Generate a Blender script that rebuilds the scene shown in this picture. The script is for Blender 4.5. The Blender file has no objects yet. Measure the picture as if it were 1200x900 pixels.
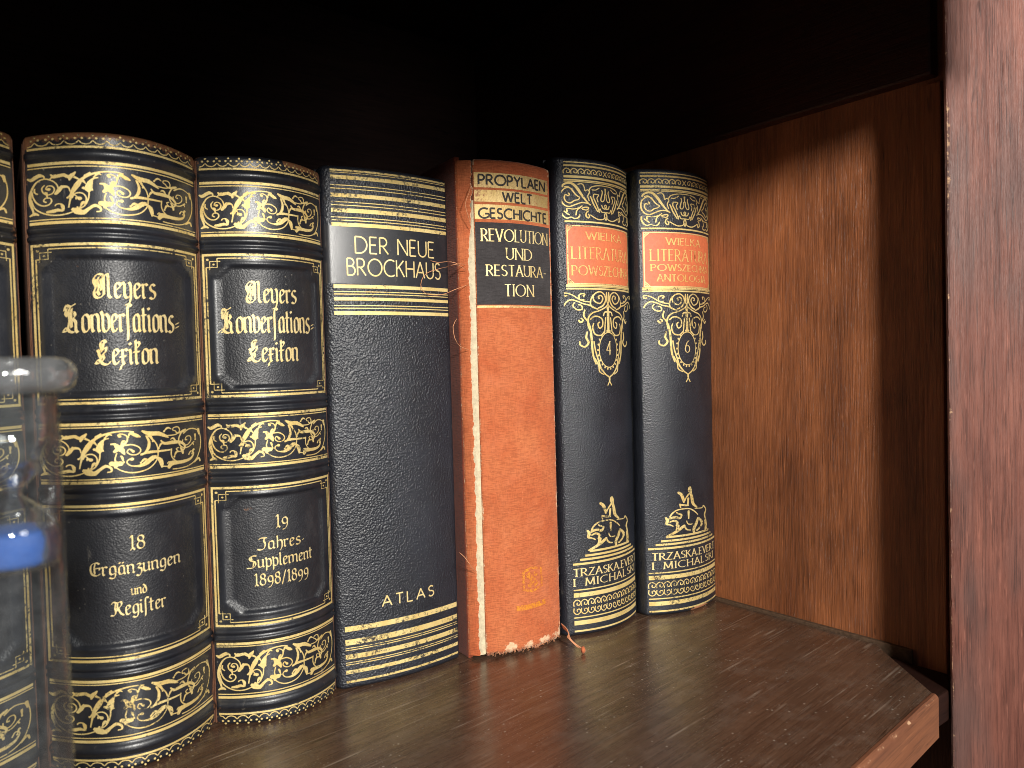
import bpy, bmesh, math, random
from math import sin, cos, pi, radians, sqrt, atan2
from mathutils import Vector, Matrix
from mathutils import noise as mnoise

scene = bpy.context.scene
col = scene.collection
random.seed(4)

# ------------------------------------------------------------------ camera
CAM_Z = .1565
YAW, PITCH, ROLL = .6646, .0271, -.0268
_f = Vector((sin(YAW)*cos(PITCH), cos(YAW)*cos(PITCH), -sin(PITCH)))
_r = Vector((cos(YAW), -sin(YAW), 0)); _u = _r.cross(_f)
_r, _u = cos(ROLL)*_r + sin(ROLL)*_u, -sin(ROLL)*_r + cos(ROLL)*_u
cd = bpy.data.cameras.new('camera'); cam = bpy.data.objects.new('camera', cd); col.objects.link(cam)
M = Matrix((_r, _u, -_f)).transposed().to_4x4(); M.translation = (0, 0, CAM_Z)
cam.matrix_world = M
cd.sensor_width = 36; cd.lens = 36*900/1200; cd.clip_start = .01; cd.clip_end = 50
cd.dof.use_dof = True; cd.dof.focus_distance = .425; cd.dof.aperture_fstop = 17
scene.camera = cam
scene.cycles.filter_width = .9

# ------------------------------------------------------------------ light
w = bpy.data.worlds.new('World'); scene.world = w; w.use_nodes = True
bg = w.node_tree.nodes['Background']; bg.inputs[0].default_value = (.95, .97, 1, 1); bg.inputs[1].default_value = .11
def area(name, loc, target, size, power, color):
    l = bpy.data.lights.new(name, 'AREA'); l.shape = 'DISK'; l.size = size; l.energy = power; l.color = color
    o = bpy.data.objects.new(name, l); col.objects.link(o); o.location = loc
    o.rotation_euler = (Vector(target) - Vector(loc)).to_track_quat('-Z', 'Y').to_euler(); return o
area('key_lamp', (-.17, -.80, .47), (.25, .3, .14), .12, 22, (1, .965, .90))
area('room_lamp', (.42, -.95, .60), (.25, .3, .1), .45, 5.5, (1, .97, .93))
scene.view_settings.view_transform = 'Standard'; scene.view_settings.look = 'None'
scene.view_settings.exposure = 0; scene.view_settings.gamma = 1

# ------------------------------------------------------------------ node helpers
class NT:
    def __init__(s, name):
        s.m = bpy.data.materials.new(name); s.m.use_nodes = True; s.t = s.m.node_tree
        s.b = s.t.nodes['Principled BSDF']; s.out = s.t.nodes['Material Output']
        oi = s.t.nodes.new('ShaderNodeObjectInfo'); s.rnd = oi.outputs['Random']
        sc_ = s.t.nodes.new('ShaderNodeVectorMath'); sc_.operation = 'MULTIPLY_ADD'; s.t.links.new(s.rnd, sc_.inputs[0]); sc_.inputs[1].default_value = (3.1, 5.3, 4.7)
        s.t.links.new(s.t.nodes.new('ShaderNodeTexCoord').outputs['Object'], sc_.inputs[2]); s.tc = sc_.outputs[0]     # every object gets its own patch of grain
    def n(s, typ, **kw):
        x = s.t.nodes.new(typ)
        for k, v in kw.items():
            if k.startswith('i_'): s.put(x.inputs[k[2:].replace('_', ' ')], v)
            else: setattr(x, k, v)
        return x
    def put(s, inp, v):
        if hasattr(v, 'is_output'): s.t.links.new(v, inp)
        else:
            if inp.type == 'RGBA' and len(v) == 3: v = (*v, 1)
            inp.default_value = v
    def mapping(s, scale, rot=(0, 0, 0), loc=(0, 0, 0), src=None):
        m = s.n('ShaderNodeMapping'); s.put(m.inputs['Vector'], src or s.tc)
        m.inputs['Scale'].default_value = scale; m.inputs['Rotation'].default_value = rot; m.inputs['Location'].default_value = loc
        return m.outputs[0]
    def noise(s, scale, detail=3, rough=.55, vec=None, dist=0):
        x = s.n('ShaderNodeTexNoise'); s.put(x.inputs['Vector'], vec or s.tc)
        x.inputs['Scale'].default_value = scale; x.inputs['Detail'].default_value = detail
        x.inputs['Roughness'].default_value = rough; x.inputs['Distortion'].default_value = dist
        return x.outputs[0]
    def voro(s, scale, feature='F1', vec=None, rnd=1):
        x = s.n('ShaderNodeTexVoronoi', feature=feature); s.put(x.inputs['Vector'], vec or s.tc)
        x.inputs['Scale'].default_value = scale; x.inputs['Randomness'].default_value = rnd
        return x.outputs['Distance']
    def ramp(s, v, a, b, lo=0, hi=1):
        x = s.n('ShaderNodeMapRange', clamp=True); s.put(x.inputs[0], v)
        for i, q in enumerate((a, b, lo, hi)): x.inputs[i+1].default_value = q
        return x.outputs[0]
    def math(s, op, a, b=0):
        x = s.n('ShaderNodeMath', operation=op); s.put(x.inputs[0], a); s.put(x.inputs[1], b); return x.outputs[0]
    def mix(s, f, a, b):
        x = s.n('ShaderNodeMix', data_type='RGBA'); s.put(x.inputs[0], f); s.put(x.inputs[6], a); s.put(x.inputs[7], b); return x.outputs[2]
    def attr(s, name):
        return s.n('ShaderNodeAttribute', attribute_name=name).outputs['Fac']
    def bump(s, h, strength, dist, normal=None):
        x = s.n('ShaderNodeBump'); s.put(x.inputs['Height'], h); x.inputs['Strength'].default_value = strength
        x.inputs['Distance'].default_value = dist
        if normal: s.put(x.inputs['Normal'], normal)
        return x.outputs[0]
    def set(s, **kw):
        for k, v in kw.items(): s.put(s.b.inputs[k.replace('_', ' ')], v)
        return s

def leather(name, base, grain, bump, rough, wear_col=(.17, .075, .035), scuff=.5, spec=.58):
    s = NT(name)
    v = s.voro(grain, 'SMOOTH_F1'); nn = s.noise(grain*.9, 3, .6)
    g = s.math('ADD', s.math('MULTIPLY', v, .8), s.math('MULTIPLY', nn, .5))
    big = s.noise(28, 4, .6)
    c = s.mix(s.ramp(big, .35, .7), base, tuple(x*1.7+.003 for x in base))
    hz = s.noise(1, 6, .75, s.mapping((130, 130, 70), (.3, .6, .2)))
    c = s.mix(s.math('MULTIPLY', s.ramp(hz, .5, .72), .3*scuff), c, (.075, .072, .072))
    # rubbed streaks and pin-prick scuffs
    st = s.noise(1, 4, .7, s.mapping((260, 260, 60), (0, .5, .3)))
    sc = s.math('MULTIPLY', s.ramp(st, .66, .74), s.ramp(s.noise(45, 2), .45, .6))
    dots = s.math('MULTIPLY', s.ramp(s.voro(330), .14, .05), s.ramp(s.noise(60, 2), .56, .66))
    c = s.mix(s.math('MULTIPLY', s.math('MAXIMUM', sc, dots), scuff), c, (.22, .2, .17))
    wn = s.noise(420, 4, .7)
    wf = s.ramp(s.math('ADD', s.attr('wear'), s.math('MULTIPLY', s.math('SUBTRACT', wn, .5), 1.1)), .48, .62)
    wc = s.mix(s.noise(900, 2), tuple(x*.55 for x in wear_col), tuple(x*1.5 for x in wear_col))
    c = s.mix(wf, c, wc)
    s.set(Base_Color=c, Roughness=s.ramp(nn, .3, .7, rough-.07, rough+.1), Normal=s.bump(g, bump, .0006))
    s.b.inputs['Specular IOR Level'].default_value = spec
    return s.m

def gilt(name, base=(.86, .69, .31), under=(.03, .026, .022), wear=.75, metal=.55, grain=1500, bump=.25):
    s = NT(name)
    a = s.noise(700, 4, .7); b = s.noise(55, 3, .6)
    loss = s.ramp(s.math('ADD', s.math('MULTIPLY', a, .6), s.math('ADD', s.math('MULTIPLY', b, .4), s.math('MULTIPLY', s.math('SUBTRACT', s.rnd, .5), .09))), .66-.16*wear, .74-.13*wear)
    loss = s.math('MAXIMUM', loss, s.ramp(s.math('ADD', s.attr('wear'), s.math('MULTIPLY', s.math('SUBTRACT', a, .5), 1.2)), .5, .68))
    tone = s.mix(s.ramp(s.noise(120, 3), .35, .7), base, tuple(x*y for x, y in zip(base, (.86, .78, .62))))
    c = s.mix(loss, tone, under)
    s.set(Base_Color=c, Metallic=s.math('MULTIPLY', s.math('SUBTRACT', 1, loss), metal), Roughness=.62,
          Normal=s.bump(s.math('ADD', s.voro(grain, 'SMOOTH_F1'), a), bump, .0004))
    return s.m

def wood(name, c0, c1, c2, axis, rough, fine=900, bump=.35, coat=0, dust=0, scratch=0, rot=(0, 0, 0), spec=.5, knots=1, mot=.45, big=0, fig=.35, pores=.6):
    """grain runs along `axis` of the part"""
    s = NT(name)
    al = {'x': (1, 0, 0), 'y': (0, 1, 0), 'z': (0, 0, 1)}[axis]
    sc = lambda a, b: tuple(a if q else b for q in al)
    base = s.mapping((1, 1, 1), rot)
    broad = s.noise(1, 4, .6, s.mapping(sc(5, 42), src=base), .8*knots)
    streak = s.noise(1, 6, .75, s.mapping(sc(11, fine*.42), src=base), .25)
    pore = s.noise(1, 3, .65, s.mapping(sc(40, fine*1.7), src=base))
    figure = s.noise(1, 4, .65, s.mapping(sc(7, 26), src=base), .3)
    crack = s.math('MULTIPLY', s.ramp(s.noise(1, 2, .5, s.mapping(sc(38, 330), (.02, .03, .02), (3, 1, 2), src=base), .5), .66, .72), s.ramp(s.noise(18, 2, .5, base), .5, .6))
    mott = s.noise(16, 4, .6, base)
    c = s.mix(s.ramp(broad, .3, .7), c0, c1)
    c = s.mix(s.ramp(streak, .38, .68), c, c2)
    c = s.mix(s.math('MULTIPLY', s.ramp(pore, .52, .62), pores), c, tuple(x*.28 for x in c0))
    c = s.mix(s.math('MULTIPLY', s.ramp(mott, .52, .72), mot), c, tuple(x*.55 for x in c0))
    c = s.mix(s.math('MULTIPLY', s.ramp(figure, .38, .68), fig), c, tuple(x*1.5 for x in c1))
    c = s.mix(s.math('MULTIPLY', crack, .7), c, tuple(x*.22 for x in c0))
    fleck = s.math('MULTIPLY', s.ramp(s.noise(1, 2, .5, s.mapping(sc(70, 900), src=base)), .64, .74), .4)
    c = s.mix(fleck, c, tuple(min(1, x*1.7) for x in c1))
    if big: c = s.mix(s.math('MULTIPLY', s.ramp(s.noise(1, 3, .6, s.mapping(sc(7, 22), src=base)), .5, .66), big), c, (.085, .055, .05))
    r = s.ramp(streak, .3, .7, rough-.05, rough+.1)
    h = s.math('ADD', s.math('MULTIPLY', pore, -.7), s.math('MULTIPLY', streak, .6))
    if scratch:
        for k, (rz, l, wd) in enumerate(((0, 9, 620), (.12, 14, 480), (-.5, 12, 520), (.9, 16, 560))):
            x = s.noise(1, 1, .4, s.mapping((l, wd, l), (0, 0, rz), (k*3.1, k*7.7, 0), base))
            m = s.noise(22+5*k, 2, .5, s.mapping((1, 1, 1), (0, 0, 0), (k*2.3, k, k), base))
            f = s.math('MULTIPLY', s.ramp(x, .66, .75), s.ramp(m, .51, .64))
            c = s.mix(s.math('MULTIPLY', f, scratch*(1 if k < 2 else .6)), c, (.34, .27, .21))
    if dust:
        d1 = s.ramp(s.voro(260), .15, .05); d1 = s.math('MULTIPLY', d1, s.ramp(s.noise(38, 3, .7), .48, .56))
        d2 = s.ramp(s.voro(620), .17, .08); d2 = s.math('MULTIPLY', d2, s.ramp(s.noise(25, 3), .5, .62))
        d3 = s.math('MULTIPLY', s.ramp(s.noise(55, 6, .75), .48, .8), .16)
        d = s.math('MAXIMUM', s.math('MAXIMUM', d1, s.math('MULTIPLY', d2, .7)), d3)
        c = s.mix(s.math('MULTIPLY', d, dust), c, (.42, .37, .31))
        r = s.math('ADD', r, s.math('MULTIPLY', d, .3))
    wn = s.noise(300, 4, .7)
    wf = s.ramp(s.math('ADD', s.attr('wear'), s.math('MULTIPLY', s.math('SUBTRACT', wn, .5), 1.2)), .55, .72)
    c = s.mix(wf, c, (.50, .30, .17))
    s.set(Base_Color=c, Roughness=r, Normal=s.bump(h, bump, .0006))
    s.b.inputs['Specular IOR Level'].default_value = spec
    if coat: s.b.inputs['Coat Weight'].default_value = coat; s.b.inputs['Coat Roughness'].default_value = .2
    return s.m

def plain(name, c, rough=.7, bump=0, scale=300, var=.3):
    s = NT(name); n = s.noise(scale, 4, .65)
    s.set(Base_Color=s.mix(n, tuple(x*(1-var) for x in c), tuple(min(1, x*(1+var)) for x in c)), Roughness=rough)
    if bump: s.set(Normal=s.bump(n, bump, .0006))
    return s.m

def cloth(name, c, c2, weave=1900):
    s = NT(name)
    h1 = s.noise(1, 2, .5, s.mapping((300, 300, weave))); h2 = s.noise(1, 2, .5, s.mapping((weave, weave, 300)))
    h = s.math('ADD', h1, s.math('MULTIPLY', h2, .55))
    v = s.noise(38, 4, .65)
    k = s.mix(s.ramp(v, .35, .68), c, c2)
    k = s.mix(s.math('MULTIPLY', s.ramp(h, .84, .66), .42), k, tuple(x*.5 for x in c))
    k = s.mix(s.math('MULTIPLY', s.ramp(s.noise(75, 5, .75), .5, .72), .22), k, tuple(min(1, x*1.25+.05) for x in c2))
    k = s.mix(s.math('MULTIPLY', s.ramp(s.noise(24, 5, .7), .54, .74), .35), k, tuple(x*.55 for x in c))
    k = s.mix(s.math('MULTIPLY', s.ramp(s.noise(700, 3, .7), .62, .72), .35), k, tuple(min(1, x*1.5+.03) for x in c2))
    wn = s.noise(520, 4, .7)
    wf = s.ramp(s.math('ADD', s.attr('wear'), s.math('MULTIPLY', s.math('SUBTRACT', wn, .5), 1.1)), .5, .66)
    k = s.mix(wf, k, s.mix(s.noise(800, 2), (.62, .30, .13), (.80, .62, .44)))
    s.set(Base_Color=k, Roughness=.82, Normal=s.bump(h, .55, .0006)); s.b.inputs['Specular IOR Level'].default_value = .3
    s.b.inputs['Sheen Weight'].default_value = .15
    return s.m

M_navy_fine = leather('navy_grained_leather', (.0110, .0118, .0150), 1500, .34, .44, scuff=.8)
M_navy_tool = leather('navy_tooled_leather', (.0082, .0094, .0132), 2300, .10, .36, scuff=.7, spec=.62)
M_pebble = leather('navy_pebbled_leather', (.0100, .0118, .0172), 1200, .85, .36, scuff=.35)
M_pebble2 = leather('navy_morocco_leather', (.0100, .0118, .0172), 1450, .7, .36, scuff=.3)
M_smooth = leather('navy_smooth_leather', (.0115, .0120, .0150), 2600, .07, .36, scuff=.35)
M_joint = plain('cracked_brown_leather', (.15, .062, .03), .75, .8, 420, .75)
M_gilt = gilt('gold_tooling')
M_gilt_dull = gilt('rubbed_gold_tooling', base=(.80, .63, .30), wear=.9)
M_gilt_text = gilt('gold_lettering', base=(.88, .73, .38), wear=.4)
M_paper = plain('aged_paper', (.55, .45, .29), .85, .3, 700, .25)
M_lining = plain('exposed_cream_lining', (.58, .49, .33), .85, .8, 420, .55)
M_orange = cloth('orange_book_cloth', (.47, .105, .034), (.55, .16, .058))
M_orange_side = cloth('shaded_orange_book_cloth', (.19, .030, .010), (.24, .045, .015))  # orange cloth darkened: the shade on the book's side is put into the colour
M_char_cloth = cloth('charcoal_label_cloth', (.034, .029, .030), (.050, .044, .045))
M_orange_label = plain('orange_leather_label', (.60, .15, .06), .55, .35, 500, .30)
M_label_gold = gilt('worn_label_gold', base=(.82, .55, .20), under=(.60, .15, .06), wear=.8, metal=.3)
M_foil = gilt('gold_foil_block', base=(.72, .54, .25), under=(.40, .15, .06), wear=.8, grain=900, bump=.4)
M_dark_print = plain('dark_lettering', (.028, .022, .02), .7, 0, 600, .4)
M_faded = gilt('faded_yellow_stamp', base=(.72, .27, .02), under=(.45, .11, .033), wear=1.25, metal=.1)
M_thread = plain('orange_thread', (.66, .30, .15), .8)
M_wall = wood('brown_oak_side', (.225, .072, .027), (.34, .118, .044), (.135, .041, .016), 'z', .40, fine=1500, bump=1.0, fig=.6, pores=.8, knots=.2)
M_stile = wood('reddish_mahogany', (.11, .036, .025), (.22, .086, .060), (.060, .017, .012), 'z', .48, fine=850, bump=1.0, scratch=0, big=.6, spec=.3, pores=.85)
M_shelf = wood('dark_polished_shelf', (.080, .043, .027), (.118, .067, .042), (.050, .026, .017), 'x', .22, fine=900, bump=.18, dust=.9, scratch=.85, coat=.2, mot=.15, fig=.2)
M_edge = wood('raw_orange_edge', (.145, .048, .019), (.20, .075, .032), (.10, .031, .013), 'x', .65, fine=700, bump=.5)
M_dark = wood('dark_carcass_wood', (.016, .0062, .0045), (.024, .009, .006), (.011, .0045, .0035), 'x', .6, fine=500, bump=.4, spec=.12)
M_rail = wood('shaded_red_rail_wood', (.034, .009, .006), (.05, .014, .009), (.022, .006, .004), 'y', .45, fine=700, bump=.5)
M_dust = plain('dusty_brown_wood', (.10, .062, .040), .95, .8, 500, .7); M_dust.node_tree.nodes['Principled BSDF'].inputs['Specular IOR Level'].default_value = .05

def glass_thin(name, blend, lo, hi, h0, h1):
    s = NT(name)
    tr = s.n('ShaderNodeBsdfTransparent'); tr.inputs[0].default_value = (.93, .95, .95, 1)
    gl = s.n('ShaderNodeBsdfGlossy'); gl.inputs['Roughness'].default_value = .03
    nb = s.bump(s.noise(110, 3), .22, .003); s.put(gl.inputs['Normal'], nb)
    lw = s.n('ShaderNodeLayerWeight'); lw.inputs['Blend'].default_value = blend; s.put(lw.inputs['Normal'], nb)
    mx = s.n('ShaderNodeMixShader'); s.put(mx.inputs[0], s.ramp(lw.outputs['Fresnel'], 0, 1, lo, hi))
    s.t.links.new(tr.outputs[0], mx.inputs[1]); s.t.links.new(gl.outputs[0], mx.inputs[2]); df = s.n('ShaderNodeBsdfDiffuse'); df.inputs[0].default_value = (.8, .82, .84, 1)
    mz = s.n('ShaderNodeMixShader'); s.put(mz.inputs[0], s.ramp(s.noise(160, 5, .7), .4, .75, h0, h1))   # patchy white haze mixed in, standing in for pale room reflections
    s.t.links.new(mx.outputs[0], mz.inputs[1]); s.t.links.new(df.outputs[0], mz.inputs[2]); s.t.links.new(mz.outputs[0], s.out.inputs[0])
    return s.m
M_glass = glass_thin('thin_clear_glass', .30, .05, .85, .006, .035); M_bulb = glass_thin('blown_glass', .40, .05, .85, .008, .035)
M_haze_cap = glass_thin('thick_clear_glass', .6, .10, .9, .06, .16)
s = NT('blue_sand'); s.set(Base_Color=s.mix(s.noise(1500, 2), (.014, .075, .33), (.03, .13, .48)), Roughness=.6, Normal=s.bump(s.noise(2500, 2), .5, .0004)); M_sand = s.m

# ------------------------------------------------------------------ object helpers
def tag(o, label=None, cat=None, group=None, kind=None):
    if label: o['label'] = label
    if cat: o['category'] = cat
    if group: o['group'] = group
    if kind: o['kind'] = kind
    return o
def empty(name, loc=(0, 0, 0), rz=0):
    o = bpy.data.objects.new(name, None); col.objects.link(o); o.location = loc; o.rotation_euler = (0, 0, rz); o.empty_display_size = .02; return o
def mesh(name, verts, faces, mats, parent=None, smooth=True, midx=None, wear=None, flat=()):
    me = bpy.data.meshes.new(name); me.from_pydata([tuple(v) for v in verts], [], faces); 
    for m in (mats if isinstance(mats, (list, tuple)) else [mats]): me.materials.append(m)
    if smooth: me.polygons.foreach_set('use_smooth', [True]*len(me.polygons))
    for i in flat: me.polygons[i].use_smooth = False
    if midx: me.polygons.foreach_set('material_index', midx)
    if wear: me.attributes.new('wear', 'FLOAT', 'POINT').data.foreach_set('value', wear)
    me.update()
    o = bpy.data.objects.new(name, me); col.objects.link(o)
    if parent: o.parent = parent
    return o
def prism(name, poly, z0, z1, mat, parent, bevel=.0008, seg=2, wear=None, sub=0):
    bm = bmesh.new()
    a = [bm.verts.new((x, y, z0)) for x, y in poly]; b = [bm.verts.new((x, y, z1)) for x, y in poly]
    n = len(poly); bm.faces.new(a[::-1]); bm.faces.new(b)
    for i in range(n): bm.faces.new((a[i], a[(i+1) % n], b[(i+1) % n], b[i]))
    bmesh.ops.recalc_face_normals(bm, faces=bm.faces)
    if bevel: bmesh.ops.bevel(bm, geom=list(bm.edges), offset=bevel, segments=seg, profile=.6, affect='EDGES')
    me = bpy.data.meshes.new(name); bm.to_mesh(me); bm.free(); me.materials.append(mat)
    if wear:
        at = me.attributes.new('wear', 'FLOAT', 'POINT')
        for i, v in enumerate(me.vertices): at.data[i].value = wear(v.co)
    o = bpy.data.objects.new(name, me); col.objects.link(o); o.parent = parent; return o
def box(name, x0, x1, y0, y1, z0, z1, mat, parent, **kw):
    return prism(name, [(x0, y0), (x1, y0), (x1, y1), (x0, y1)], z0, z1, mat, parent, **kw)
def tube(pts, r, verts, faces, seg=6):
    pts = [Vector(p) for p in pts]; base = len(verts); n = len(pts)
    for i, p in enumerate(pts):
        d = (pts[min(i+1, n-1)] - pts[max(i-1, 0)]).normalized()
        a = d.orthogonal().normalized(); b = d.cross(a)
        rr = r*(.35 if i in (0, n-1) else 1)
        for k in range(seg): verts.append(p + rr*(cos(2*pi*k/seg)*a + sin(2*pi*k/seg)*b))
    for i in range(n-1):
        for k in range(seg):
            faces.append((base+i*seg+k, base+i*seg+(k+1) % seg, base+(i+1)*seg+(k+1) % seg, base+(i+1)*seg+k))
def catmull(pts, step):
    out = []
    n = len(pts)
    if n < 3:
        a, b = pts[0], pts[-1]; k = 4
        return [tuple(a[j]+(b[j]-a[j])*i/k for j in range(len(a))) for i in range(k+1)]
    for i in range(n-1):
        p0, p1, p2, p3 = pts[max(i-1, 0)], pts[i], pts[i+1], pts[min(i+2, n-1)]
        k = max(2, min(14, int(math.hypot(p2[0]-p1[0], p2[1]-p1[1])/step)+1))
        for q in range(k):
            t = q/k
            out.append(tuple(.5*(2*b+(c-a)*t+(2*a-5*b+4*c-d)*t*t+(3*b-a-3*c+d)*t**3) for a, b, c, d in zip(p0, p1, p2, p3)))
    out.append(tuple(pts[-1])); return out

# ------------------------------------------------------------------ lettering: pen-stroke glyphs
def arc(cx, cy, rx, ry, a0, a1, n=12):
    return [(cx+rx*cos(radians(a0+(a1-a0)*i/n)), cy+ry*sin(radians(a0+(a1-a0)*i/n))) for i in range(n+1)]
CAPS = {   # cap height 1; (advance, strokes)
 'A': (.74, [[(0, 0), (.37, 1)], [(.37, 1), (.74, 0)], [(.13, .34), (.61, .34)]]),
 'B': (.52, [[(0, 0), (0, 1)], [(0, 1), (.2, 1)]+arc(.2, .77, .24, .23, 90, -90)[1:]+[(0, .54)], [(0, .54), (.24, .54)]+arc(.24, .27, .28, .27, 90, -90)[1:]+[(0, 0)]]),
 'C': (.78, [arc(.5, .5, .5, .5, 55, 305, 20)]),
 'D': (.74, [[(0, 0), (0, 1)], [(0, 1), (.24, 1)]+arc(.24, .5, .5, .5, 90, -90, 18)[1:]+[(0, 0)]]),
 'E': (.46, [[(0, 0), (0, 1)], [(0, 1), (.46, 1)], [(0, .52), (.4, .52)], [(0, 0), (.46, 0)]]),
 'G': (.86, [arc(.5, .5, .5, .5, 52, 330, 20)+[(.88, .44), (.56, .44)]]),
 'H': (.64, [[(0, 0), (0, 1)], [(.64, 0), (.64, 1)], [(0, .52), (.64, .52)]]),
 'I': (.02, [[(.01, 0), (.01, 1)]]),
 'J': (.26, [[(.26, 1), (.26, .22)]+arc(.08, .2, .18, .2, 0, -110, 8)[1:]]),
 'K': (.6, [[(0, 0), (0, 1)], [(.56, 1), (.04, .47)], [(.2, .6), (.6, 0)]]),
 'L': (.46, [[(0, 1), (0, 0)], [(0, 0), (.46, 0)]]),
 'M': (.9, [[(.06, 0), (.12, 1)], [(.12, 1), (.45, .08)], [(.45, .08), (.78, 1)], [(.78, 1), (.84, 0)]]),
 'N': (.7, [[(0, 0), (0, 1)], [(0, 1), (.7, 0)], [(.7, 0), (.7, 1)]]),
 'O': (1., [arc(.5, .5, .5, .5, 90, 450, 28)]),
 'P': (.5, [[(0, 0), (0, 1)], [(0, 1), (.22, 1)]+arc(.22, .73, .27, .27, 90, -90)[1:]+[(0, .46)]]),
 'R': (.58, [[(0, 0), (0, 1)], [(0, 1), (.22, 1)]+arc(.22, .74, .26, .26, 90, -90)[1:]+[(0, .48)], [(.2, .48), (.58, 0)]]),
 'S': (.48, [arc(.25, .76, .22, .24, 35, 250, 12)+arc(.24, .26, .24, .26, 75, -150, 12)]),
 'T': (.6, [[(.3, 0), (.3, 1)], [(0, 1), (.6, 1)]]),
 'U': (.62, [[(0, 1), (0, .3)]+arc(.31, .31, .31, .31, 180, 360, 14)+[(.62, 1)]]),
 'V': (.7, [[(0, 1), (.35, 0)], [(.35, 0), (.7, 1)]]),
 'W': (1.1, [[(0, 1), (.28, 0)], [(.28, 0), (.55, .95)], [(.55, .95), (.82, 0)], [(.82, 0), (1.1, 1)]]),
 'Y': (.64, [[(0, 1), (.32, .5)], [(.64, 1), (.32, .5)], [(.32, .5), (.32, 0)]]),
 'Z': (.6, [[(.04, 1), (.58, 1)], [(.58, 1), (0, 0)], [(0, 0), (.6, 0)]]),
 '.': (.12, [[(.0, .02), (.12, .02)], [(.0, .08), (.12, .08)], [(.0, .14), (.12, .14)]]),
 '-': (.3, [[(0, .42), (.3, .42)]]),
 '4': (.6, [[(.45, 0), (.45, 1)], [(.45, 1), (0, .3)], [(0, .3), (.62, .3)]]),
 '6': (.56, [arc(.28, .3, .28, .3, 90, 450, 18), [(.5, .98), (.25, .85), (.06, .55), (0, .3)]]),
}
def M_(x): return [(x-.09, .93), (x, .84), (x, .16), (x+.11, .05)]
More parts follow.
